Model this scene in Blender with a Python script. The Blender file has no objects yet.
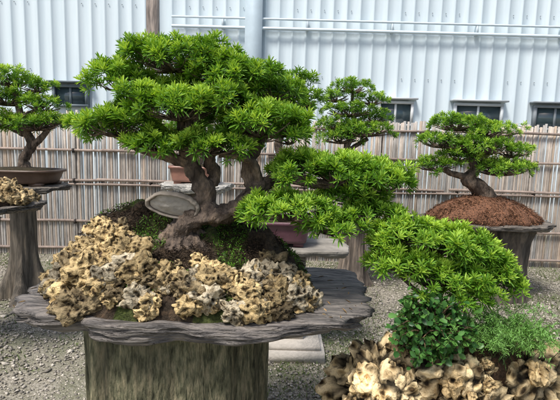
import bpy, math, numpy as np
from mathutils import Vector, Matrix, noise
rng=np.random.default_rng(7)
scene=bpy.context.scene

# ------------------------------------------------------------------ helpers
def unit(a): 
    a=np.asarray(a,float); return a/(np.linalg.norm(a,axis=-1,keepdims=True)+1e-9)
class G:
    def __init__(s): s.V=[];s.C=[];s.F={3:[],4:[]};s.n=0
    def add(s,V,Fs,col):
        V=np.asarray(V,float).reshape(-1,3)
        col=np.asarray(col,float)
        if col.ndim==1: col=np.tile(col[:3],(len(V),1))
        s.V.append(V);s.C.append(col[:,:3])
        for F in Fs:
            F=np.asarray(F,int)
            if len(F): s.F[F.shape[1]].append(F+s.n)
        s.n+=len(V)
    def obj(s,name,mat,smooth=False):
        V=np.concatenate(s.V).astype(np.float32);C=np.concatenate(s.C)
        Fs=[np.concatenate(s.F[k]) for k in (3,4) if s.F[k]]
        me=bpy.data.meshes.new(name)
        me.vertices.add(len(V));me.vertices.foreach_set('co',V.ravel())
        tot=np.concatenate([np.full(len(F),F.shape[1]) for F in Fs])
        me.loops.add(int(tot.sum()))
        me.loops.foreach_set('vertex_index',np.concatenate([F.ravel() for F in Fs]).astype(np.int32))
        me.polygons.add(len(tot))
        st=np.concatenate([[0],np.cumsum(tot)[:-1]]).astype(np.int32)
        me.polygons.foreach_set('loop_start',st)
        me.update(calc_edges=True);me.validate()
        a=me.color_attributes.new('Col','FLOAT_COLOR','POINT')
        a.data.foreach_set('color',np.hstack([C,np.ones((len(C),1))]).astype(np.float32).ravel())
        if smooth: me.polygons.foreach_set('use_smooth',np.ones(len(me.polygons),bool))
        me.materials.append(mat)
        o=bpy.data.objects.new(name,me);scene.collection.objects.link(o);return o
def group(name,loc,children):
    e=bpy.data.objects.new(name,None);e.empty_display_size=.1;e.location=loc
    scene.collection.objects.link(e)
    for c in children:
        c.parent=e;c.matrix_parent_inverse=Matrix.Translation(-Vector(loc))
    return e

def mat(name,ramp=((0,(.5,.5,.5)),(1,(1,1,1))),scale=8,stretch=(1,1,1),rough=.8,bump=.3,bscale=40,bstretch=None,attr=True,bdist=.01,spec=.3,metal=0,detail=6,pits=None):
    m=bpy.data.materials.new(name);m.use_nodes=True;nt=m.node_tree;N=nt.nodes;K=nt.links
    b=N['Principled BSDF'];b.inputs['Roughness'].default_value=rough
    b.inputs['Specular IOR Level'].default_value=spec;b.inputs['Metallic'].default_value=metal
    tc=N.new('ShaderNodeTexCoord');mp=N.new('ShaderNodeMapping');mp.inputs['Scale'].default_value=stretch
    K.new(tc.outputs['Object'],mp.inputs['Vector'])
    n=N.new('ShaderNodeTexNoise');n.inputs['Scale'].default_value=scale;n.inputs['Detail'].default_value=detail;n.inputs['Roughness'].default_value=.65
    K.new(mp.outputs[0],n.inputs['Vector'])
    def ramp_(src,els):
        r=N.new('ShaderNodeValToRGB');e=r.color_ramp.elements
        while len(e)<len(els): e.new(.5)
        for i,(p,c) in enumerate(els): e[i].position=p;e[i].color=(*c,1)
        K.new(src,r.inputs[0]);return r.outputs[0]
    def mul(a_,b_):
        mx=N.new('ShaderNodeMix');mx.data_type='RGBA';mx.blend_type='MULTIPLY';mx.inputs[0].default_value=1
        K.new(a_,mx.inputs[6]);K.new(b_,mx.inputs[7]);return mx.outputs[2]
    out=ramp_(n.outputs['Fac'],ramp)
    if attr:
        a=N.new('ShaderNodeAttribute');a.attribute_name='Col';out=mul(a.outputs['Color'],out)
    hsrc=None
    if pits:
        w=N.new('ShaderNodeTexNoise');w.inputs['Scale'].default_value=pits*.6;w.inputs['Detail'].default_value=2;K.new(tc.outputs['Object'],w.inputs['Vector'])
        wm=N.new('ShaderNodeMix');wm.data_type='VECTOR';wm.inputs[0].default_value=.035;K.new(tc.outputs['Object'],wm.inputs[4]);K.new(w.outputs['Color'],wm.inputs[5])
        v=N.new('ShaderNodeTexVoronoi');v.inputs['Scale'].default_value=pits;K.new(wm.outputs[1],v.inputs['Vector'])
        pr=ramp_(v.outputs['Distance'],((.14,(.07,.05,.03)),(.32,(.72,.66,.56)),(.5,(1.12,1.1,1.05))));out=mul(out,pr);hsrc=pr  # shade inside small pits painted into base colour; same ramp feeds bump
    K.new(out,b.inputs['Base Color'])
    if bump:
        mp2=N.new('ShaderNodeMapping');mp2.inputs['Scale'].default_value=bstretch or stretch
        K.new(tc.outputs['Object'],mp2.inputs['Vector'])
        n2=N.new('ShaderNodeTexNoise');n2.inputs['Scale'].default_value=bscale;n2.inputs['Detail'].default_value=4
        K.new(mp2.outputs[0],n2.inputs['Vector'])
        bp=N.new('ShaderNodeBump');bp.inputs['Strength'].default_value=bump;bp.inputs['Distance'].default_value=bdist
        hh=n2.outputs['Fac']
        if hsrc:
            ad=N.new('ShaderNodeMath');ad.operation='MULTIPLY_ADD';K.new(hsrc,ad.inputs[0]);ad.inputs[1].default_value=.9;K.new(hh,ad.inputs[2]);hh=ad.outputs[0]
        K.new(hh,bp.inputs['Height']);K.new(bp.outputs[0],b.inputs['Normal'])
    return m
def leafmat(name,rough=.45,trans=.32):
    m=bpy.data.materials.new(name);m.use_nodes=True;nt=m.node_tree;N=nt.nodes;K=nt.links
    b=N['Principled BSDF'];b.inputs['Roughness'].default_value=rough;b.inputs['Specular IOR Level'].default_value=.35
    a=N.new('ShaderNodeAttribute');a.attribute_name='Col'
    t=N.new('ShaderNodeBsdfTranslucent');mx=N.new('ShaderNodeMixShader');mx.inputs[0].default_value=trans
    g=N.new('ShaderNodeMix');g.data_type='RGBA';g.blend_type='MULTIPLY';g.inputs[0].default_value=1
    g.inputs[7].default_value=(1.4,1.25,.5,1)
    K.new(a.outputs['Color'],b.inputs['Base Color']);K.new(a.outputs['Color'],g.inputs[6]);K.new(g.outputs[2],t.inputs['Color'])
    K.new(b.outputs[0],mx.inputs[1]);K.new(t.outputs[0],mx.inputs[2])
    K.new(mx.outputs[0],N['Material Output'].inputs['Surface']);return m

def catmull(P,seg):
    P=np.asarray(P,float)
    Q=np.vstack([2*P[0]-P[1],P,2*P[-1]-P[-2]]);o=[]
    for i in range(1,len(Q)-2):
        p0,p1,p2,p3=Q[i-1:i+3]
        for t in np.arange(seg)/seg:
            o.append(.5*((2*p1)+(-p0+p2)*t+(2*p0-5*p1+4*p2-p3)*t*t+(-p0+3*p1-3*p2+p3)*t**3))
    o.append(P[-1]);return np.array(o)
def tube(g,pts,rad,col,sides=8,seg=5,rough=0.,jit=.15,nf=1.):
    PR=np.hstack([np.asarray(pts,float),np.asarray(rad,float)[:,None]])
    S=catmull(PR,seg);P=S[:,:3];R=np.maximum(S[:,3],1e-4)
    T=unit(np.gradient(P,axis=0));u=unit(np.cross(T[0],[.3,1,.2]));ang=np.arange(sides)/sides*2*math.pi
    V=[]
    for i in range(len(P)):
        u=unit(u-T[i]*np.dot(u,T[i]));w=np.cross(T[i],u)
        ring=np.cos(ang)[:,None]*u+np.sin(ang)[:,None]*w
        rr=np.full(sides,R[i])
        if rough:
            for k in range(sides):
                q=Vector(P[i]+ring[k]*R[i])*nf/R[0]
                rr[k]*=1+rough*noise.fractal(q,1,2,3)+rough*.7*math.sin(ang[k]*3+i*.15)*.5
        V.append(P[i]+ring*rr[:,None])
    n=len(P);V=np.concatenate(V);F=[]
    for i in range(n-1):
        a=i*sides+np.arange(sides);b=i*sides+(np.arange(sides)+1)%sides
        F.append(np.stack([a,b,b+sides,a+sides],1))
    C=np.asarray(col)*(1+rng.uniform(-jit,jit,(len(V),1)))
    e=len(V);V=np.vstack([V,P[0],P[-1]]);C=np.vstack([C,C[:1],C[-1:]])
    a=np.arange(sides);b=(a+1)%sides
    F3=np.vstack([np.stack([b,a,np.full(sides,e)],1),np.stack([a+(n-1)*sides,b+(n-1)*sides,np.full(sides,e+1)],1)])
    g.add(V,[np.concatenate(F),F3],C)
BOXF=np.array([[0,1,3,2],[4,6,7,5],[0,4,5,1],[2,3,7,6],[0,2,6,4],[1,5,7,3]])
def box(g,c,s,col,rz=0):
    v=np.array([[x,y,z] for x in(-.5,.5) for y in(-.5,.5) for z in(-.5,.5)])*np.asarray(s)
    ca,sa=math.cos(rz),math.sin(rz);v=v@np.array([[ca,sa,0],[-sa,ca,0],[0,0,1]])
    g.add(v+np.asarray(c),[BOXF],col)
def lathe(g,prof,c,col,n=32,sx=1,sy=1,power=2.,ang_fn=None,colfn=None):
    a=np.arange(n)/n*2*math.pi;ca,sa=np.cos(a),np.sin(a)
    k=(np.abs(ca)**power+np.abs(sa)**power)**(-1/power)
    V=[];C=[]
    for r,z in prof:
        rr=r*k
        if ang_fn is not None: rr=rr*ang_fn(a,z)
        V.append(np.stack([c[0]+rr*ca*sx,c[1]+rr*sa*sy,np.full(n,c[2]+z)],1))
        C.append(np.tile(col,(n,1))*(1+(colfn(a,z)[:,None] if colfn is not None else 0)))
    m=len(prof);F=[]
    for i in range(m-1):
        p=i*n+np.arange(n);q=i*n+(np.arange(n)+1)%n
        F.append(np.stack([p,q,q+n,p+n],1))
    V=np.concatenate(V);C=np.concatenate(C);e=len(V)
    V=np.vstack([V,[c[0],c[1],c[2]+prof[0][1]],[c[0],c[1],c[2]+prof[-1][1]]]);C=np.vstack([C,C[:1],C[-1:]])
    p=np.arange(n);q=(p+1)%n
    F3=np.vstack([np.stack([q,p,np.full(n,e)],1),np.stack([p+(m-1)*n,q+(m-1)*n,np.full(n,e+1)],1)])
    g.add(V,[np.concatenate(F),F3],C)
def slab(g,c,hx,hy,th,col,seed=0,rough=.09,n=160,power=2.6,yaw=0):
    a=np.arange(n)/n*2*math.pi
    k=(np.abs(np.cos(a))**power+np.abs(np.sin(a))**power)**(-1/power)
    o=np.array([1+rough*1.2*noise.fractal(Vector((math.cos(t)*1.8+seed,math.sin(t)*1.8,seed)),1,2,3)
                +rough*.5*noise.noise(Vector((math.cos(t)*8,math.sin(t)*8,seed))) for t in a])
    rings=[(.0,0),(.25,0),(.5,0),(.7,0),(.85,0),(.94,0),(.985,-.04),(1.0,-.15),(.985,-.27),(1.005,-.38),(.97,-.5),(.985,-.62),(.955,-.75),(.95,-.88),(.91,-1.),(.5,-1.),(0,-1.)]
    V=[];C=[];cy,sy_=math.cos(yaw),math.sin(yaw)
    for f,z in rings:
        for i,t in enumerate(a):
            e=1 if f<.9 else 1+rough*.5*noise.fractal(Vector((math.cos(t)*5,math.sin(t)*5,z*4+seed)),1,2,3)
            x=hx*k[i]*math.cos(t)*f*o[i]*e;y=hy*k[i]*math.sin(t)*f*o[i]*e
            dz=th*.3*noise.fractal(Vector((x*3+seed,y*10,z)),1,2,3)
            zz=th*z*(1+.5*noise.noise(Vector((math.cos(t)*2.5+seed,math.sin(t)*2.5,3))))
            V.append((c[0]+x*cy-y*sy_,c[1]+x*sy_+y*cy,c[2]+zz+dz))
            C.append(np.array(col)*(1+.35*noise.noise(Vector((x*4,y*25,z*6+seed)))))
    F=[]
    for i in range(len(rings)-1):
        p=i*n+np.arange(n);q=i*n+(np.arange(n)+1)%n
        F.append(np.stack([q,p,p+n,q+n],1))
    g.add(V,[np.concatenate(F)],C)
def stump(g,c,r,h,col,seed=0,flare=1.7,ridge=.14,n=96):
    def fn(a,z):
        t=z/h
        base=1+(flare-1)*math.exp(-t*6)*(1+.8*np.sin(a*5+seed))+.15*max(0,t-.8)/.2
        rid=np.array([ridge*noise.fractal(Vector((math.cos(x)*3+seed,math.sin(x)*3,z*1.2)),1,2,4) for x in a])
        return base+rid+.05*np.sin(a*9+z*3+seed)
    def cf(a,z): return np.array([.45*noise.fractal(Vector((math.cos(x)*5+seed,math.sin(x)*5,z*2)),1,2,3) for x in a])
    lathe(g,[(r,h*t) for t in np.concatenate([[0,.02,.05,.09,.14],np.linspace(.2,1,14)])],c,col,n=n,ang_fn=fn,colfn=cf)

# ------------------------------------------------------------------ foliage
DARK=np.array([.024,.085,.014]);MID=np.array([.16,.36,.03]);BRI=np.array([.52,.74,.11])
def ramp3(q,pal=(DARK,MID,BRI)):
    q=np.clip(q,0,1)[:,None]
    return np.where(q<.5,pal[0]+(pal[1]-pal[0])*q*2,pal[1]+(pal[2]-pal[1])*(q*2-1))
def add_leaves(g,P,D,A,L,W,C,fold=.22,droop=.10):
    n=len(P);S=unit(np.cross(D,A)+rng.normal(0,.25,(n,3)));N=unit(np.cross(S,D))
    s=np.sign((N*A).sum(1,keepdims=True));s[s==0]=1;N=N*s;L=L[:,None];W=W[:,None]
    l1=P+D*L*.38+S*W*.46+N*W*fold;r1=P+D*L*.38-S*W*.46+N*W*fold
    l2=P+D*L*.78+S*W*.42+N*(W*fold-L*droop*.45);r2=P+D*L*.78-S*W*.42+N*(W*fold-L*droop*.45)
    t=P+D*L-N*L*droop
    V=np.stack([P,l1,l2,t,r2,r1],1).reshape(-1,3);i=np.arange(n)*6
    F=np.vstack([np.stack([i,i+3,i+2,i+1],1),np.stack([i,i+5,i+4,i+3],1)])
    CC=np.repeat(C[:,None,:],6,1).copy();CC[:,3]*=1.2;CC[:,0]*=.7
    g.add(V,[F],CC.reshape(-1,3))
def add_shoots(g,P,A,q,L,k=15,wr=.17,pal=(DARK,MID,BRI)):
    n=len(P);A=unit(A);ref=unit(rng.normal(size=(n,3)));U=unit(np.cross(A,ref));W=np.cross(A,U)
    ls=L*rng.uniform(.7,1.15,n)
    for j in range(k):
        f=(j+.5)/k;az=j*2.4+rng.uniform(-.3,.3,n);t=.15+1.2*f**.8+rng.normal(0,.12,n)
        D=A*np.cos(t)[:,None]+(U*np.cos(az)[:,None]+W*np.sin(az)[:,None])*np.sin(t)[:,None]
        B=P+A*(ls*.5*(1-f))[:,None]
        qq=q*(.38+.86*(1-f))+rng.normal(0,.09,n)
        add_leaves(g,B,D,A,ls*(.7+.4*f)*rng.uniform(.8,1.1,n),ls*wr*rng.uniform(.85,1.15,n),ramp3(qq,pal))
def foliage(gF,gB,pads,o,s,L,cr,nsh=8,k=14,dens=1.25,pal=(DARK,MID,BRI),bark=(.12,.085,.06),wr=.17,qb=1.):
    """pads: (x,z,rx,rz,y,ry) in local units of s metres, o world origin of tree"""
    o=np.asarray(o,float)
    for (x,z,rx,rz,y,ry) in pads:
        c=o+np.array([x,y,z])*s;r=np.array([rx,ry,rz])*s
        area=math.pi*(r[0]+cr*.5)*(r[1]+cr*.5)*1.25;nc=max(4,int(area/(math.pi*cr*cr)*dens))
        i=np.arange(nc)+.5;zz=1-i/nc*1.22;ph=i*2.39996+rng.uniform(0,.5,nc)
        rad=np.sqrt(np.clip(1-zz*zz,0,1));d=np.stack([rad*np.cos(ph),rad*np.sin(ph),zz],1)
        d+=rng.normal(0,.09,d.shape);f=rng.uniform(.72,1.16,(nc,1))
        cp=c+d*r*f;nrm=unit(unit(d/r)*.8+np.array([0,0,.5]))
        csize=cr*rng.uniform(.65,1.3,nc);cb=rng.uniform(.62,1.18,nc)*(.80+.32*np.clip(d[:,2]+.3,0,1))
        ns=nsh;rep=np.repeat(np.arange(nc),ns)
        dd=unit(rng.normal(size=(nc*ns,3)));dd+=nrm[rep]*.9;dd=unit(dd)
        P=cp[rep]+dd*csize[rep][:,None]*rng.uniform(.55,1.05,(nc*ns,1))*np.array([1,1,.75])
        A=unit(dd*.7+nrm[rep]*.35+np.array([0,0,.4]))
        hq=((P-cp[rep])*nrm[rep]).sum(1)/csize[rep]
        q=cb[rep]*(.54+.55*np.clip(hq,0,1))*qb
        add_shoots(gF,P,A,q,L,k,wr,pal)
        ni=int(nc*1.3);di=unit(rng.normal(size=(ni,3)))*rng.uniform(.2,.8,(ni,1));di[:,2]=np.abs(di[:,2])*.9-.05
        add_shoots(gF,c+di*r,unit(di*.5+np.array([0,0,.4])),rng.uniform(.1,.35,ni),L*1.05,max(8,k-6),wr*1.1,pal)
        root=c-np.array([0,0,r[2]*.6])
        for j in range(nc):
            e=cp[j];m=(root*.45+e*.55)-np.array([0,0,r[2]*.18])+rng.normal(0,.05,3)*r
            tube(gB,[root,m,e],[s*1.3,s*.8,s*.4],bark,sides=4,seg=2)
def branches(gB,lst,o,s,bark,sides=12,rough=.25,rs=1.):
    o=np.asarray(o,float)
    for pts in lst:
        P=[o+np.array([p[0],p[2],p[1]])*s for p in pts];R=[p[3]*s*rs for p in pts]
        tube(gB,P,R,bark,sides=sides,seg=6,rough=rough,jit=.22,nf=2.)

# ------------------------------------------------------------------ materials
mBark=mat('bark',((.34,(.28,.26,.25)),(.5,(1,1,1)),(.66,(2.2,2.1,1.9))),scale=24,stretch=(1,1,.5),bump=1,bscale=45,rough=.85,bdist=.025,detail=9)
mLeaf=leafmat('leaf')
mRound=leafmat('broad_leaf',rough=.33,trans=.15)
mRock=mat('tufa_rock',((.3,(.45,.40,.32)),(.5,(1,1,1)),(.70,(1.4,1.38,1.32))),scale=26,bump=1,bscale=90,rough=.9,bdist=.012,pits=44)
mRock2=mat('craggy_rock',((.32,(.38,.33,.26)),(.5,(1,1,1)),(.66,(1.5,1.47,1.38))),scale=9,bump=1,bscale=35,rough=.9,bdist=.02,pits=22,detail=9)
mSoil=mat('soil',((.3,(.35,.33,.3)),(.5,(.9,.9,.9)),(.7,(1.7,1.5,1.3))),scale=60,bump=1,bscale=110,rough=.95,bdist=.012)
mWood=mat('weathered_wood',((.32,(.2,.19,.18)),(.46,(.85,.85,.85)),(.64,(1.85,1.8,1.7))),scale=6,stretch=(1.1,10,15),bump=1,bscale=9,rough=.55,bdist=.025,spec=.45,detail=9)
mStump=mat('stump_wood',((.3,(.3,.29,.27)),(.5,(.9,.9,.9)),(.72,(1.9,1.8,1.65))),scale=9,stretch=(2.5,2.5,.35),bump=.8,bscale=14,rough=.85,bdist=.02,detail=9)
mFaux=mat('stained_concrete_bark',((.34,(.2,.22,.17)),(.48,(.8,.86,.72)),(.66,(1.9,1.8,1.6))),scale=17,stretch=(3,3,.7),bump=1,bscale=26,rough=.85,bdist=.025,detail=12)
mConc=mat('concrete',((.3,(.7,.7,.68)),(.7,(1.15,1.13,1.1))),scale=9,bump=.4,bscale=60,rough=.85)
mCer=mat('ceramic',((.3,(.7,.7,.7)),(.7,(1.2,1.2,1.2))),scale=12,bump=.1,rough=.4,spec=.5)
mReed=mat('reed',((.3,(.62,.6,.58)),(.55,(1,1,1)),(.75,(1.2,1.18,1.12))),scale=6,stretch=(3,3,.8),bump=.3,bscale=30,rough=.75)
mMetal=mat('painted_sheet_metal',((.25,(.84,.87,.89)),(.6,(1,1,1)),(.8,(1.04,1.04,1.04))),scale=1.6,stretch=(4,1,.22),bump=.0,rough=.45,spec=.4)
mPlain=mat('painted_frame',((.3,(.9,.9,.9)),(.7,(1.05,1.05,1.05))),scale=5,bump=.05,rough=.5)
mGlass=mat('window_glass',((.3,(.7,.7,.7)),(.7,(1.3,1.3,1.3))),scale=1.5,bump=0,rough=.08,spec=.8)
mStone=mat('gravel',((.3,(.7,.7,.7)),(.7,(1.25,1.22,1.2))),scale=60,bump=0,rough=.85,detail=2)

# ------------------------------------------------------------------ ground
gr=bpy.data.materials.new('gravel_ground');gr.use_nodes=True;nt=gr.node_tree;N=nt.nodes;K=nt.links
b=N['Principled BSDF'];b.inputs['Roughness'].default_value=.95
tc=N.new('ShaderNodeTexCoord')
def nz(sc,d=5):
    n=N.new('ShaderNodeTexNoise');n.inputs['Scale'].default_value=sc;n.inputs['Detail'].default_value=d;K.new(tc.outputs['Object'],n.inputs['Vector']);return n
def rp(src,els):
    r=N.new('ShaderNodeValToRGB');e=r.color_ramp.elements
    while len(e)<len(els): e.new(.5)
    for i,(p,c) in enumerate(els): e[i].position=p;e[i].color=(*c,1)
    K.new(src,r.inputs[0]);return r
r1=rp(nz(70).outputs['Fac'],((.3,(.14,.125,.09)),(.5,(.32,.29,.23)),(.7,(.5,.46,.39))))
r2=rp(nz(50).outputs['Fac'],((.3,(.07,.085,.04)),(.7,(.17,.19,.09))))
r3=rp(nz(1.7).outputs['Fac'],((.42,(0,0,0)),(.58,(.6,.6,.6))))
mx=N.new('ShaderNodeMix');mx.data_type='RGBA';K.new(r3.outputs[0],mx.inputs[0]);K.new(r1.outputs[0],mx.inputs[6]);K.new(r2.outputs[0],mx.inputs[7])
K.new(mx.outputs[2],b.inputs['Base Color'])
bp=N.new('ShaderNodeBump');bp.inputs['Strength'].default_value=.8;bp.inputs['Distance'].default_value=.02
K.new(nz(90,3).outputs['Fac'],bp.inputs['Height']);K.new(bp.outputs[0],b.inputs['Normal'])
g=G();nx=80;xs=np.concatenate([[-150,-60,-25],np.linspace(-8,8,nx),[25,60,150]]);ys=np.concatenate([[-150,-50,-12],np.linspace(-3,9,60),[30,80,150]])
X,Y=np.meshgrid(xs,ys);Z=np.array([[.015*noise.noise(Vector((x*1.3,y*1.3,0))) for x in xs] for y in ys])
V=np.stack([X,Y,Z],2).reshape(-1,3);w=len(xs);F=[[j*w+i,j*w+i+1,(j+1)*w+i+1,(j+1)*w+i] for j in range(len(ys)-1) for i in range(w-1)]
g.add(V,[F],(1,1,1));g.obj('ground',gr,True)
n=44000;px=rng.uniform(-4.2,4.2,n);py=1.6+4.0*rng.uniform(0,1,n)**1.15
oc=np.array([[1,0,0],[-1,0,0],[0,1,0],[0,-1,0],[0,0,1],[0,0,-1.]]);of=np.array([[0,2,4],[2,1,4],[1,3,4],[3,0,4],[2,0,5],[1,2,5],[3,1,5],[0,3,5]])
sc=rng.uniform(.004,.013,n)*(1+1.0*(rng.uniform(size=n)>.96));a=rng.uniform(0,6.28,n)
v=oc[None]*np.stack([sc*rng.uniform(.8,1.4,n),sc,sc*rng.uniform(.4,.8,n)],1)[:,None,:]+rng.normal(0,.25,(n,6,3))*sc[:,None,None]
x2=v[...,0]*np.cos(a)[:,None]-v[...,1]*np.sin(a)[:,None];y2=v[...,0]*np.sin(a)[:,None]+v[...,1]*np.cos(a)[:,None]
V=np.stack([x2+px[:,None],y2+py[:,None],v[...,2]+.006],2).reshape(-1,3)
F=(of[None]+np.arange(n)[:,None,None]*6).reshape(-1,3)
tone=rng.uniform(.18,.62,n)**1.1;C=np.stack([tone*1.04,tone*.96,tone*.82],1)
g=G();g.add(V,[F],np.repeat(C,6,0));g.obj('gravel',mStone)
n=64000;px=rng.uniform(-4.2,4.2,n);py=1.6+4.0*rng.uniform(0,1,n)
keep=np.array([noise.noise(Vector((x*1.1,y*1.1,5)))+.35*noise.noise(Vector((x*5,y*5,1)))+.08*(x>0)+rng.uniform(-.2,.2)>.05 for x,y in zip(px,py)])
px,py=px[keep],py[keep];n=len(px);P=np.stack([px,py,np.full(n,.003)],1);D=unit(np.stack([rng.normal(0,.6,n),rng.normal(0,.6,n),rng.uniform(.4,1,n)],1))
g=G();L=rng.uniform(.012,.038,n);add_leaves(g,P,D,np.tile([0,0,1.],(n,1)),L,L*.24,ramp3(rng.uniform(.2,.8,n),(np.array([.05,.08,.03]),np.array([.13,.19,.06]),np.array([.24,.30,.12]))))
g.obj('grass',mLeaf)

# ------------------------------------------------------------------ building
WY=8.2;wc=np.array([.72,.82,.87])
g=G();pitch=.24;xx=[];zz=[];x=-14.
while x<14: xx+=[x,x+.195,x+.203,x+.232];zz+=[0,0,-.013,-.013];x+=pitch
xx=np.array(xx);zz=np.array(zz);n=len(xx)
V=np.vstack([np.stack([xx,WY+zz,np.full(n,h)],1) for h in (0,3.35,3.36,6.5)])
i=np.arange(n-1);F=np.vstack([np.stack([i+k*n,i+1+k*n,i+1+(k+1)*n,i+(k+1)*n],1) for k in range(3)])
g.add(V,[F],wc);wall=g.obj('wall_sheeting',mMetal)
g=G();box(g,(0,WY+3.1,3.25),(28,6,6.4),wc*.9);body=g.obj('building_body',mPlain)
g=G()
for z,t in ((3.54,.05),(3.70,.035)):
    tube(g,[(-2.0,WY-.10,z),(0,WY-.10,z),(14,WY-.10,z)],[t*.55]*3,(.66,.76,.82),sides=8,seg=1)
for k in range(-1,10): box(g,(k*1.5+.4,WY-.07,3.61),(.04,.08,.2),(.55,.64,.69))
box(g,(-.55,WY-.09,3.2),(.30,.12,6.4),(.52,.63,.70));rails=g.obj('rails_and_downpipe',mPlain)
g=G()
for k in range(-12,13,2):
    for z in (.9,1.9,2.75,3.9,4.9):
        for q in range(5): box(g,(k*.96+q*.24+.217,WY-.018,z),(.014,.012,.014),(.35,.4,.42))
scr=g.obj('wall_screws',mPlain)
g=G();gg=G()
def window(cx,cz,w,h,fc):
    y=WY-.05;t=.045
    box(g,(cx,y,cz+h/2+t/2),(w+2*t,.09,t),fc);box(g,(cx,y,cz-h/2-t/2),(w+2*t,.11,t),fc)
    box(g,(cx-w/2-t/2,y,cz),(t,.085,h),fc);box(g,(cx+w/2+t/2,y,cz),(t,.085,h),fc)
    box(g,(cx,y+.01,cz),(t*.8,.05,h),fc);box(gg,(cx,y+.015,cz),(w,.02,h),(.05,.08,.09))
    box(g,(cx,y-.03,cz+h/2+.09),(w+.2,.16,.03),np.array(fc)*.9)
window(-3.85,2.28,.55,.30,(.16,.2,.22));window(2.05,2.12,.55,.36,(.7,.72,.72));window(3.55,2.12,.8,.36,(.6,.64,.66));window(4.95,2.12,.7,.36,(.25,.28,.3))
fr=g.obj('window_frames',mPlain);gl=gg.obj('window_glass',mGlass)
group('metal_clad_building',(0,WY,0),[wall,body,rails,scr,fr,gl])
g=G();box(g,(-1.9,6.6,1.9),(.15,.15,3.8),(.22,.19,.17));box(g,(-1.9,6.6,.05),(.3,.3,.1),(.3,.3,.3))
g.obj('timber_post',mStump)

# ------------------------------------------------------------------ fence
FY=5.65;g=G();x=-7.
while x<7:
    r=rng.uniform(.011,.019);h=1.83+rng.normal(0,.014);t=rng.uniform(.72,1.14)
    c=np.array([.52,.47,.42])*t*(1+np.array([.06,0,-.06])*rng.normal());lean=rng.normal(0,.003)
    nz_=5;a=np.arange(6)/6*2*math.pi;V=[];C=[]
    for k in range(nz_):
        z=h*k/(nz_-1);V.append(np.stack([x+lean*k+r*np.cos(a),FY+r*np.sin(a)+rng.normal(0,.002),np.full(6,z)],1))
        C.append(np.tile(c*(.8+.06*k+rng.uniform(-.08,.08)),(6,1)))
    F=[]
    for k in range(nz_-1):
        p=k*6+np.arange(6);q=k*6+(np.arange(6)+1)%6;F.append(np.stack([p,q,q+6,p+6],1))
    g.add(np.concatenate(V),[np.concatenate(F),[[24,25,26,27],[24,27,28,29]]],np.concatenate(C));x+=r*1.85
reeds=g.obj('reeds',mReed,True)
g=G()
for z,r in ((1.72,.018),(1.36,.018),(.98,.02),(.93,.016),(.45,.02),(.1,.02)):
    for k in range(-3,4):
        x0=k*2.1+rng.uniform(-.2,.2);P=[(x0+t*2.2-.1,FY-.03-(k%2)*.02,z+rng.normal(0,.006)+(k%2)*.012) for t in (0,.33,.66,1)]
        tube(g,P,[r,r*.95,r*.9,r*.85],np.array([.34,.27,.23])*rng.uniform(.8,1.15),sides=8,seg=4)
for k in range(-7,8):
    box(g,(k*.98+.3,FY+.06,.9),(.06,.06,1.8),(.2,.16,.13))
    for z in (1.36,.98,.45):
        box(g,(k*.98+.3,FY-.035,z),(.018,.06,.055),(.06,.05,.045))
bat=g.obj('battens',mReed,True)
group('bamboo_fence',(0,FY,0),[reeds,bat])

# ------------------------------------------------------------------ rocks
def ico(sub):
    import bmesh
    bm=bmesh.new();bmesh.ops.create_icosphere(bm,subdivisions=sub,radius=1)
    V=np.array([v.co[:] for v in bm.verts]);F=np.array([[v.index for v in f.verts] for f in bm.faces]);bm.free();return V,F
def rock_shape(seed,sub=4,pit=.62,f1=1.5,f2=3.2,rid=.0,lump=.62):
    V,F=ico(sub);out=[];c=[]
    for p in V:
        q=Vector(p);o=Vector((seed*7.3,seed*3.1,seed*1.7))
        qq=q+.25*Vector((noise.noise(q*2+o),noise.noise(q*2.3-o),noise.noise(q*2.1+o*2)))
        d=1+lump*noise.fractal(q*1.2+o,1,2,3)
        v1=noise.voronoi(qq*f1+o)[0][0];v2=noise.voronoi(qq*f2+o)[0][0]
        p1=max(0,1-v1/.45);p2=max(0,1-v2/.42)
        d-=pit*p1**.7+pit*.5*p2**.7;d+=.14*noise.fractal(q*6+o,1,2,3)
        if rid:
            w=noise.voronoi(qq*1.5+o)[0];e=w[1]-w[0];d-=rid*max(0,1-e/.22);p1=max(p1,1-e/.2)
        out.append(p*max(d,.22));c.append(np.clip(1.15-1.4*p1-.9*p2+.4*noise.fractal(q*4+o,1,2,3),.04,1.3))  # cavity shade painted into vertex colour, darker where the pits cut in
    return np.array(out),F,np.array(c)
SH=[rock_shape(i+1) for i in range(9)]
def put_rock(g,p,s,col,sh=None,S=SH):
    V,F,c=S[rng.integers(len(S)) if sh is None else sh]
    Q=np.linalg.qr(rng.normal(size=(3,3)))[0]
    if np.linalg.det(Q)<0: Q[:,0]*=-1
    W=(V@Q.T)*np.asarray(s)+np.asarray(p)
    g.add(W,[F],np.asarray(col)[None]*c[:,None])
def debris(g,P,L,col,var=.4,w=.12):
    n=len(P);D=unit(np.stack([rng.normal(0,1,n),rng.normal(0,1,n),rng.normal(0,.45,n)],1))
    C=np.asarray(col)*(1+rng.uniform(-var,var,(n,1)))
    add_leaves(g,P,D,np.tile([0,0,1.],(n,1)),L*rng.uniform(.4,1.3,n),L*w*np.ones(n),C,fold=.3,droop=.15)

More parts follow.
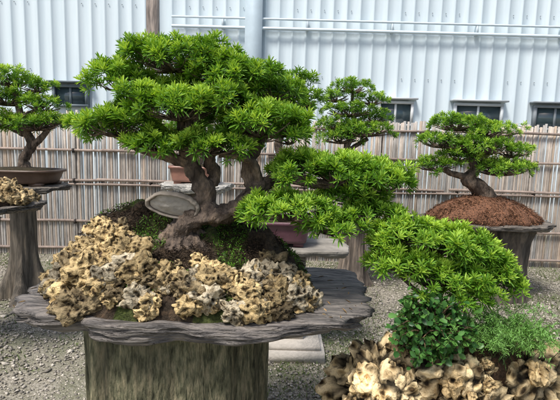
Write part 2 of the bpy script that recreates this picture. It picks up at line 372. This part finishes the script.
# ================================================================== MAIN BONSAI
TZ=.90;mc=np.array([-.355,1.77]);hx,hy=.52,.36
def moundh(x,y):
    xn=(x-mc[0])/hx
    if abs(xn)>=1: return 0
    zx=np.interp(x,[-.875,-.86,-.82,-.75,-.65,-.5,-.3,-.15,-.02,.08,.165],[0,.15,.25,.32,.355,.36,.335,.30,.24,.15,.0])
    t=(y-mc[1])/(hy*(1-abs(xn)**3)**.5+1e-6)
    f=np.interp(t,[-1,-.93,-.8,-.5,-.15,.3,.7,1],[0,.22,.40,.54,.68,1,.75,0])
    return zx*f
g=G();nx,ny=230,150;xs=np.linspace(-.93,.19,nx);ys=np.linspace(1.40,2.14,ny);V=[];C=[];H=[]
for y in ys:
    for x in xs:
        h=moundh(x,y);H.append(h);nn=noise.fractal(Vector((x*14,y*14,2)),1,2,5);m=noise.noise(Vector((x*7,y*7,9)))
        z=TZ-.03+(h+.022*nn+.035*noise.noise(Vector((x*9,y*9,h*9))) if h>.004 else 0)
        V.append((x,y,z));c=np.array([.058,.042,.028])*(1+.8*nn)
        if m>.04: c=c*.4+np.array([.055,.085,.016])*.75
        C.append(np.maximum(c,.008))
F=[[j*nx+i,j*nx+i+1,(j+1)*nx+i+1,(j+1)*nx+i] for j in range(ny-1) for i in range(nx-1) if max(H[j*nx+i],H[j*nx+i+1],H[(j+1)*nx+i],H[(j+1)*nx+i+1])>.004]
g.add(V,[F],C);soil=g.obj('soil',mSoil,True)
g=G()
for i in range(215):
    if i<95:
        xn=rng.uniform(-.97,.95);t=-rng.uniform(.74,.98)
    elif i<132: xn=rng.uniform(-.99,-.6);t=rng.uniform(-.85,.12)
    elif i<174: xn=rng.uniform(-.8,.85);t=-rng.uniform(.5,.8)
    elif i<198: xn=rng.uniform(-.8,-.35);t=-rng.uniform(.0,.6)
    else: xn=rng.uniform(.35,.95);t=-rng.uniform(.2,.8)
    x=mc[0]+xn*hx;y=mc[1]+t*hy*(1-abs(xn)**3)**.5
    r=(.014+.036*rng.uniform()**1.3)*(1.15 if xn<-.1 else .95)
    if t>-.55: r*=.8
    z=TZ+moundh(x,y)*rng.uniform(.72,1.02)+r*.1
    u_=rng.uniform();base=np.array([.56,.43,.23]) if u_>.42 else (np.array([.50,.44,.33]) if u_>.2 else np.array([.28,.22,.13]))
    if xn>.5: base=base*.72
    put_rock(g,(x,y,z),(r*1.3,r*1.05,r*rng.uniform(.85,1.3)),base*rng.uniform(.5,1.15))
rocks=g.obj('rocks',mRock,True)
g=G();n=12000;x=rng.uniform(-.86,.15,n);y=rng.uniform(1.45,2.05,n);h=np.array([moundh(a,b) for a,b in zip(x,y)]);k=h>.05
P=np.stack([x,y,TZ-.020+h],1)[k];debris(g,P,.024,(.085,.06,.04),.8,.10);roots=g.obj('fibrous_roots',mSoil)
g=G();n=9000;x=rng.uniform(-.84,.14,n);y=rng.uniform(1.43,2.0,n);m=np.array([noise.noise(Vector((a*7,b*7,9))) for a,b in zip(x,y)]);h=np.array([moundh(a,b) for a,b in zip(x,y)]);k=(h>.05)&(m>.04)
P=np.stack([x,y,TZ-.014+h],1)[k];n=len(P);D=unit(np.stack([rng.normal(0,.6,n),rng.normal(-.2,.6,n),rng.uniform(.2,1,n)],1))
add_leaves(g,P,D,np.tile([0,-.3,1.],(n,1)),rng.uniform(.006,.014,n),np.full(n,.0045),ramp3(rng.uniform(.1,.5,n)));weeds=g.obj('moss_sprigs',mLeaf)
group('rock_and_soil_mound',(mc[0],mc[1],TZ),[soil,rocks,roots,weeds])

g=G();slab(g,(-.30,1.77,TZ),.695,.375,.066,(.155,.14,.13),seed=3,rough=.10,n=300,power=3.4,yaw=.05);sl=g.obj('slab',mWood,True)
g=G()
def cfn(a,z): return 1+.008*np.sin(a*26)+np.array([.045*noise.fractal(Vector((math.cos(x)*6,math.sin(x)*6,z*.8)),1,2,4) for x in a])
def ccf(a,z): return np.array([.7*noise.fractal(Vector((math.cos(x)*5,math.sin(x)*5,z*1.0)),1,2,4) for x in a])
lathe(g,[(.385,z) for z in np.linspace(-.02,.842,40)],(-.425,1.87,0),(.165,.15,.105),n=240,ang_fn=cfn,colfn=ccf)
pd=g.obj('pedestal',mFaux,True)
g=G();n=150;x=rng.uniform(-.95,.33,n);y=rng.uniform(1.46,1.95,n);k=np.array([moundh(a,b)<=.004 for a,b in zip(x,y)]);P=np.stack([x,y,np.full(n,TZ+.012)],1)[k]
debris(g,P,.028,(.30,.20,.09),.6,.2);lit=g.obj('fallen_leaves',mSoil)
group('slab_table',(-.315,1.77,0),[sl,pd,lit])

S0=.0039;O=(-.392,1.75,1.118);BK=(.125,.095,.075)
gB=G();gF=G()
trunk=[[(-5,-18,0,22),(-4,-6,-1,18),(-1,5,-2,14),(5,18,-3,11.5),(14,30,0,10),(22,44,3,9),(17,60,4,8.5),(9,78,3,7),(4,95,0,6),(0,120,0,5),(-6,150,2,3)],
 [(-2,2,-2,10),(8,18,-4,10),(24,25,-5,9.2),(42,26,-6,8.6),(60,35,-6,8),(76,50,-3,7.2),(88,60,0,6.2),(106,65,0,5),(135,60,-4,4.2),(165,58,-4,3.4),(200,50,-6,2)],
 [(60,34,-5,7),(72,52,1,6.4),(66,74,4,5),(74,92,2,4.5),(84,108,0,3)],
 [(20,46,3,6),(33,64,8,5.5),(27,84,8,4.5),(44,108,6,3.6),(55,140,5,2)],
 [(12,74,3,5),(-14,84,0,4.5),(-38,90,-4,4),(-66,104,-6,3)],
 [(6,92,0,4.5),(-22,110,6,4),(-45,135,8,3),(-60,150,6,2)],
 [(4,86,2,4.5),(12,104,-14,4),(10,124,-22,3)],
 [(80,56,0,4.2),(70,82,-8,3.5),(40,88,-16,3)],
 [(98,66,0,4.2),(112,46,-14,3.4),(118,28,-22,2.4),(150,14,-18,1.6)],
 [(165,60,-4,3),(185,44,-6,2.4),(197,24,-8,1.6)],
 [(-4,6,-3,9),(-18,-4,-8,7),(-34,-14,-12,4)],[(2,4,-4,9),(16,-6,-9,7),(32,-16,-12,4)],[(-2,2,-6,9),(-6,-8,-16,6.5),(-12,-22,-24,3)],[(4,2,4,8),(24,-1,6,6),(44,-8,4,3.5)],[(4,0,-6,8),(10,-10,-16,5),(14,-22,-24,3)]]
branches(gB,trunk,O,S0,BK,sides=28,rough=.46,rs=1.12)
pads=[(-8,176,50,14,4,38),(-60,154,24,12,0,26),(50,160,42,13,4,32),(90,150,20,10,16,22),(-62,110,32,12,-8,32),(-88,106,11,6,-4,12),(4,126,38,13,-26,30),
 (80,114,42,14,-8,34),(108,104,14,8,-2,16),(15,142,54,15,22,32),(30,92,32,8,-18,26),(-24,92,24,6,-12,24),(-30,136,24,9,-16,22),(46,136,24,9,-22,22),
 (158,68,52,15,-2,36),(118,72,22,11,4,22),(204,60,20,9,-4,22),(112,32,34,11,-24,28),(76,28,12,8,-22,14),(152,16,26,8,-18,22),(194,28,26,9,-8,24),(178,44,26,7,6,22)]
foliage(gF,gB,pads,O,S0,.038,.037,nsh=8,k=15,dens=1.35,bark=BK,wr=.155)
tr=gB.obj('trunk',mBark,True);fo=gF.obj('foliage',mLeaf)
# sawn-off limb with pale cut face
g=G();c=np.array(O)+np.array([-6,-15,35])*S0
tube(g,[c+np.array([.05,.10,-.02]),c+np.array([.02,.06,0]),c+np.array([0,.032,0])],[.035,.045,.044],BK,sides=24,seg=4,rough=.12)
M3=np.array(Matrix.Rotation(math.radians(8),3,'Y')@Matrix.Rotation(math.radians(22),3,'X'))
a=np.arange(96)/96*2*math.pi;rings=[(0,-.004),(.15,-.0035),(.3,-.003),(.45,-.002),(.55,-.001),(.66,.001),(.75,.002),(.86,.003),(.90,.006),(.93,-.004),(1.0,-.009),(1.06,-.002),(1.07,.012),(1.0,.026),(.6,.05)]
V=[];C=[]
for r,d in rings:
    for t in a:
        cx_,cz_=math.cos(t),math.sin(t)
        w=1+.12*noise.noise(Vector((cx_*1.3,cz_*1.3,1)))+(.03*noise.noise(Vector((cx_*7,cz_*7,1))) if r>.8 else 0)
        cc=(.44,.41,.37) if r<.87 else ((.06,.045,.035) if r<.92 else (.30,.26,.22))
        V.append(np.array([cx_*r*.100*w,d+.003*noise.noise(Vector((r*cx_*3,r*cz_*3,0))),cz_*r*.050*w]));C.append(np.array(cc)*(1+.3*noise.noise(Vector((r*cx_*4,r*cz_*4,4)))))
V=np.array(V)@M3.T+c;F=[];n_=96
for i in range(len(rings)-1):
    p=i*n_+np.arange(n_);q=i*n_+(np.arange(n_)+1)%n_;F.append(np.stack([p,q,q+n_,p+n_],1))
g.add(V,[np.concatenate(F)],C);cut=g.obj('sawn_limb',mConc,True)
group('bonsai_tree',O,[tr,fo,cut])

# ================================================================== LOWER RIGHT CASCADE PLANTING
BSH=[rock_shape(20+i,5,.20,1.2,3.0,.22,.42) for i in range(5)]
g=G();B=[((.41,1.62,.60),(.13,.12,.17)),((.62,1.60,.66),(.14,.12,.13)),((.52,1.50,.46),(.17,.12,.14)),((.78,1.55,.50),(.15,.12,.15)),((.98,1.62,.62),(.14,.13,.19)),
 ((.72,1.78,.60),(.25,.16,.2)),((.42,1.78,.5),(.18,.14,.15)),((.86,1.50,.38),(.16,.1,.13)),((.66,1.48,.34),(.15,.1,.1)),((1.08,1.7,.45),(.16,.14,.18)),((.35,1.6,.42),(.13,.12,.15)),((.55,1.64,.74),(.07,.07,.06)),((.37,1.56,.54),(.10,.08,.12)),((.70,1.53,.60),(.09,.07,.14)),((.46,1.52,.60),(.08,.06,.11)),((.77,1.56,.68),(.06,.06,.07))]
for p,s in B:
    put_rock(g,p,s,np.array([.66,.53,.33])*rng.uniform(.75,1.15),S=BSH)
for i in range(50):
    p,s=B[rng.integers(len(B))];d=unit(rng.normal(size=3));d[1]=-abs(d[1])
    put_rock(g,np.array(p)+d*np.array(s)*.95,np.full(3,rng.uniform(.015,.04))*rng.uniform(.7,1.4,3),np.array([.66,.50,.28])*rng.uniform(.45,1.15))
r2=g.obj('rocks',mRock2,True)
g=G();lathe(g,[(.34,0),(.33,.1),(.30,.22),(.24,.34),(.15,.42)],(.74,1.68,.36),(.07,.042,.025),n=90,sx=1.15,sy=.6,
  ang_fn=lambda a,z:1+np.array([.12*noise.fractal(Vector((math.cos(x)*4,math.sin(x)*4,z*9)),1,2,4) for x in a]));s2=g.obj('soil',mSoil,True)
g=G();n=4500;aa=rng.uniform(0,6.28,n);zz=rng.uniform(0,.42,n);rr=np.interp(zz,[0,.1,.22,.34,.42],[.34,.33,.30,.24,.15])
debris(g,np.stack([.74+1.17*rr*np.cos(aa),1.68+.62*rr*np.sin(aa),.36+zz],1),.03,(.14,.08,.04),.6,.09);d2=g.obj('fibrous_roots',mSoil)
group('rock_and_soil_mound',(.74,1.68,.36),[r2,s2,d2])
g=G();slab(g,(.72,1.66,.36),.52,.36,.06,(.16,.15,.14),seed=8,n=160);sl=g.obj('slab',mWood,True)
g=G();stump(g,(.72,1.70,-.02),.24,.35,(.12,.10,.07),seed=4,flare=1.2);st=g.obj('pedestal',mStump,True);group('slab_table',(.72,1.66,0),[sl,st])
O2=(.585,1.66,.83);gB=G();gF=G()
branches(gB,[[(30,-25,6,9),(26,-8,4,7),(16,10,0,6),(10,28,0,5),(16,46,0,4),(10,60,0,3)],[(14,34,0,4),(-12,44,-4,3),(-34,60,-6,2)],[(14,42,0,4),(40,48,0,3),(62,56,0,2)],[(16,20,0,3.5),(-8,30,-8,2.5),(-30,48,-10,1.5)]],O2,S0,BK,sides=12)
pads=[(-30,86,26,10,-2,24),(6,78,36,11,0,30),(46,64,24,11,0,24),(-30,58,26,9,-10,24),(14,48,34,10,-12,26),(64,50,14,9,4,18),(-48,72,12,7,-8,14),(34,32,24,8,-14,20),(82,34,16,6,6,14)]
foliage(gF,gB,pads,O2,S0,.038,.037,nsh=8,k=15,dens=1.4,bark=BK,qb=1.08,wr=.155)
t2=gB.obj('trunk',mBark,True);f2=gF.obj('foliage',mLeaf);group('bonsai_tree',O2,[t2,f2])
# broad-leaved shrub
g=G();gs=G();c=np.array([.555,1.54,.86]);PAL=(np.array([.018,.07,.02]),np.array([.06,.17,.035]),np.array([.16,.35,.08]))
for i in range(210):
    d=unit(rng.normal(size=3));d[1]-=.3;e=c+d*np.array([.125,.10,.13])*rng.uniform(.5,1.25)
    m=(c+e)/2+rng.normal(0,.015,3);tube(gs,[c+np.array([0,.02,-.13]),m,e],[.004,.003,.0015],(.1,.07,.04),sides=4,seg=3)
    k=rng.integers(7,12);tt=rng.uniform(.35,1.05,k)[:,None];P=m*(1-tt)+e*tt+rng.normal(0,.006,(k,3));D=unit(rng.normal(size=(k,3))+d*.5+np.array([0,-.2,.2]))
    L=rng.uniform(.016,.032,k);add_leaves(g,P,D,unit(D*0+np.array([0,-.5,1.])+rng.normal(0,.4,(k,3))),L,L*.72,ramp3(rng.uniform(.05,.95,k),PAL),fold=.12)
a1=gs.obj('stems',mBark);a2=g.obj('leaves',mRound);group('broadleaf_shrub',tuple(c),[a1,a2])
# feathery fern
g=G();gs=G();c=np.array([.85,1.56,.77])
for i in range(130):
    b0=c+rng.normal(0,.05,3)*np.array([1.6,1,.4]);az=rng.uniform(0,6.28);ln=rng.uniform(.07,.17)
    h=np.array([math.cos(az),math.sin(az),0]);pts=[b0,b0+h*ln*.4+np.array([0,0,ln*.6]),b0+h*ln*.8+np.array([0,0,ln*.75]),b0+h*ln*1.15+np.array([0,0,ln*.55])]
    S=catmull(pts,6);tube(gs,pts,[.0012,.001,.0008,.0005],(.05,.1,.03),sides=3,seg=3)
    k=80;tt=rng.uniform(3,len(S)-1.01,k);ii=tt.astype(int);P=S[ii]+(S[ii+1]-S[ii])*(tt-ii)[:,None]
    D=unit(rng.normal(size=(k,3))+h*.6);L=rng.uniform(.008,.02,k);add_leaves(g,P,D,np.tile([0,0,1.],(k,1)),L,L*.17,ramp3(rng.uniform(.3,.9,k),(np.array([.08,.17,.04]),np.array([.2,.42,.1]),np.array([.32,.6,.18]))))
a1=gs.obj('stems',mBark);a2=g.obj('fronds',mLeaf);group('asparagus_fern',tuple(c),[a1,a2])

# ================================================================== BACKGROUND BONSAI
def back_tree(name,o,s,trunk,pads,L=.050,cr=.065,bark=BK,nsh=6,k=11,qb=1.,sh=.88):
    gB=G();gF=G();branches(gB,trunk,o,s,bark,sides=10)
    pads=[(x,z,rx*sh,rz*.75,y,ry*sh) for x,z,rx,rz,y,ry in pads]
    foliage(gF,gB,pads,o,s,L,cr,nsh=nsh,k=k,dens=1.3,bark=bark,wr=.19,qb=qb)
    group(name,o,[gB.obj('trunk',mBark,True),gF.obj('foliage',mLeaf)])
def table(o,hx,hy,r,col=(.17,.15,.13),seed=1,th=.05,scol=(.12,.10,.08),flare=1.7,sx=0):
    g=G();slab(g,o,hx,hy,th,col,seed=seed,n=110);a=g.obj('slab',mWood,True)
    g=G();stump(g,(o[0]+sx,o[1],-.02),r,o[2]-th*.8+.02,scol,seed=seed,flare=flare);b=g.obj('pedestal',mStump,True)
    group('slab_table',(o[0],o[1],0),[a,b])
def pot(o,hx,hy,h,col,power=6):
    g=G();lathe(g,[(.86,.0),(.88,.02),(.93,h*.5),(.97,h*.82),(1.04,h*.83),(1.04,h),(.95,h),(.94,h*.88),(.5,h*.95)],o,col,n=64,sx=hx,sy=hy,power=power)
    a=g.obj('body',mCer);g=G()
    for i in(-1,1):
        for j in(-1,1): box(g,(o[0]+i*hx*.62,o[1]+j*hy*.6,o[2]-.012),(hx*.3,hy*.25,.03),col)
    b=g.obj('feet',mCer)
    g=G();lathe(g,[(.9,h*.86),(.88,h*.93),(.6,h*1.08),(.2,h*1.15)],o,(.05,.04,.022),n=48,sx=hx,sy=hy,power=power*.6);c=g.obj('soil',mSoil,True)
    group('bonsai_pot',o,[a,b,c])
# left
table((-2.42,4.1,1.07),.42,.36,.10,seed=2,scol=(.15,.13,.105),flare=2.6)
pot((-2.42,4.1,1.095),.36,.26,.12,(.13,.08,.055),power=3)
back_tree('bonsai_tree',(-2.36,4.1,1.20),.0093,
 [[(0,-3,0,7),(-4,10,0,5),(5,26,0,4.5),(-2,42,0,4),(-6,62,0,3),(-10,82,0,2)],[(3,22,0,3.5),(18,34,-3,3),(26,44,-4,2)],[(-2,36,0,3),(-18,44,0,2.5),(-26,50,0,1.5)],[(-4,52,0,3),(12,60,0,2),(22,66,0,1.5)]],
 [(-12,86,24,9,0,22),(14,80,16,7,0,16),(-18,68,26,9,0,22),(20,62,20,8,-4,18),(-24,46,24,9,0,22),(16,44,26,8,-6,22),(30,48,10,6,-4,12),(-8,42,20,7,10,20)])
# far-left near planting
g=G()
for i in range(120):
    xn,yn=rng.uniform(-1,1,2)
    if xn*xn+yn*yn>1: continue
    put_rock(g,(-2.16+xn*.42,3.0+yn*.32,1.07+.15*(1-xn*xn-yn*yn)),np.full(3,rng.uniform(.03,.06)),np.array([.48,.37,.21])*rng.uniform(.5,1.1))
ra=g.obj('rocks',mRock2,True);g=G();lathe(g,[(.40,0),(.37,.06),(.27,.13),(.1,.17)],(-2.16,3.0,1.04),(.07,.045,.03),n=64,sy=.8);rb=g.obj('soil',mSoil,True)
group('rock_and_soil_mound',(-2.16,3,1.04),[ra,rb])
table((-2.16,3.0,1.05),.46,.4,.13,seed=5,scol=(.12,.10,.08),sx=-.25,flare=1.3)
back_tree('bonsai_tree',(-2.34,3.05,1.25),.0075,[[(0,-12,0,8),(-8,18,0,6),(-4,40,0,5),(-18,70,0,3)]],[(-50,70,34,12,0,30),(-40,92,28,12,0,26)])
# rear, behind trunk
table((-.82,4.35,1.10),.34,.28,.12,col=(.5,.49,.46),seed=6,th=.06)
pot((-.86,4.35,1.125),.22,.17,.15,(.30,.15,.11))
back_tree('bonsai_tree',(-.86,4.35,1.26),.0099,[[(0,-3,0,5),(6,12,0,4),(-2,30,0,3),(0,50,0,2)]],[(-4,34,26,8,0,24),(6,48,26,9,0,24),(0,62,18,8,0,16)],qb=.7)
# centre, purple pot on concrete stand
CY=3.12
g=G();box(g,(.11,CY,.04),(.46,.46,.08),(.60,.56,.51));box(g,(.11,CY,.095),(.40,.40,.035),(.55,.51,.46));box(g,(.11,CY,.41),(.17,.17,.60),(.46,.43,.39))
a=g.obj('base_and_column',mConc);g=G();slab(g,(.12,CY,.80),.38,.25,.05,(.30,.28,.25),seed=9,n=110,rough=.04,power=4);b_=g.obj('slab',mConc,True);group('concrete_stand',(.1,CY,0),[a,b_])
pot((-.01,CY,.83),.235,.18,.15,(.12,.055,.07))
back_tree('bonsai_tree',(-.01,CY,.97),.0072,[[(0,-4,0,7),(-6,20,0,6),(6,45,0,5),(-2,75,0,4),(6,110,0,3),(8,125,0,2)],[(4,50,0,3),(20,66,0,2)]],
 [(8,130,24,9,0,22),(-14,122,28,9,0,24),(18,114,24,9,0,24),(0,104,32,10,0,24),(-20,80,22,8,0,20)],qb=.85)
# centre-right rear
table((.80,4.65,1.03),.40,.32,.11,seed=7,flare=1.9,scol=(.17,.14,.115))
pot((.78,4.65,1.055),.26,.2,.12,(.14,.09,.07))
back_tree('bonsai_tree',(.72,4.65,1.17),.01,[[(0,-3,0,5),(6,14,0,4),(-3,32,0,3.5),(4,52,0,3),(0,76,0,2),(0,90,0,1.4)],[(-2,30,0,2.5),(18,42,0,2)],[(2,46,0,2.5),(-18,54,0,1.8)]],
 [(0,92,20,7,0,16),(-17,82,15,6,0,13),(20,80,15,6,0,13),(-2,68,26,7,0,20),(24,62,15,6,0,14),(-14,54,20,6,0,16),(12,48,32,8,-2,22),(-10,40,24,7,0,18)],qb=.9)
# right rear
table((2.13,4.5,.80),.66,.42,.30,seed=11,th=.06,scol=(.10,.085,.07),flare=1.12,sx=.14)
g=G();lathe(g,[(.58,0),(.56,.05),(.46,.13),(.32,.20),(.18,.24),(.05,.26)],(2.10,4.5,.79),(.20,.10,.06),n=100,sy=.68,
 ang_fn=lambda a,z:1+np.array([.13*noise.fractal(Vector((math.cos(x)*4,math.sin(x)*4,z*7)),1,2,4) for x in a]));sa=g.obj('soil',mSoil,True)
g=G();n=6000;aa=rng.uniform(0,6.28,n);zz=rng.uniform(0,.26,n);rr=np.interp(zz,[0,.05,.13,.20,.24,.26],[.58,.56,.46,.32,.18,.05])
debris(g,np.stack([2.10+rr*np.cos(aa),4.5+.68*rr*np.sin(aa),.79+zz],1),.032,(.27,.145,.085),.7,.2);sb=g.obj('bark_chips',mSoil);group('soil_mound',(2.1,4.5,.79),[sa,sb])
back_tree('bonsai_tree',(2.12,4.5,1.02),.0100,[[(4,-8,0,10),(0,2,0,9),(-10,12,0,8),(-20,18,0,6.5),(-14,30,0,5),(-22,46,0,4),(-34,62,0,2.5)],[(-14,30,0,4),(2,38,0,3),(16,34,0,2)],[(-18,20,0,3.5),(-36,24,0,3),(-48,28,0,2)],[(-16,36,0,3.5),(2,50,0,3),(0,62,0,2)]],
 [(-37,72,26,9,0,22),(-4,66,24,9,2,22),(-50,54,24,8,0,20),(-12,50,30,9,-4,24),(22,46,18,8,0,18),(10,28,30,9,-4,24),(-54,30,22,7,0,18),(-30,40,20,7,0,20)],sh=.95)

# ------------------------------------------------------------------ light, world, camera
sd=Vector((-.30,-.42,.86)).normalized()
w=bpy.data.worlds.new('World');scene.world=w;w.use_nodes=True;N=w.node_tree.nodes;K=w.node_tree.links
sk=N.new('ShaderNodeTexSky');sk.sky_type='NISHITA';sk.sun_disc=False;sk.sun_elevation=math.asin(sd.z);sk.sun_rotation=math.atan2(sd.x,sd.y)
sk.air_density=1.0;sk.dust_density=3.0;K.new(sk.outputs[0],N['Background'].inputs['Color']);N['Background'].inputs['Strength'].default_value=.15
L=bpy.data.lights.new('sun','SUN');L.energy=3.7;L.angle=math.radians(13);L.color=(1,.96,.9)
lo=bpy.data.objects.new('sun',L);scene.collection.objects.link(lo);lo.rotation_euler=(-sd).to_track_quat('-Z','Y').to_euler()
cd=bpy.data.cameras.new('camera');cd.lens=28.3;cd.sensor_width=36;cd.clip_end=500;cd.clip_start=.05
co=bpy.data.objects.new('camera',cd);scene.collection.objects.link(co)
co.matrix_world=Matrix.Translation((0,0,1.5))@Matrix.Rotation(math.radians(90-7.1),4,'X')@Matrix.Rotation(math.radians(1.6),4,'Z')
scene.camera=co
scene.view_settings.view_transform='Standard';scene.view_settings.look='None';scene.view_settings.exposure=0
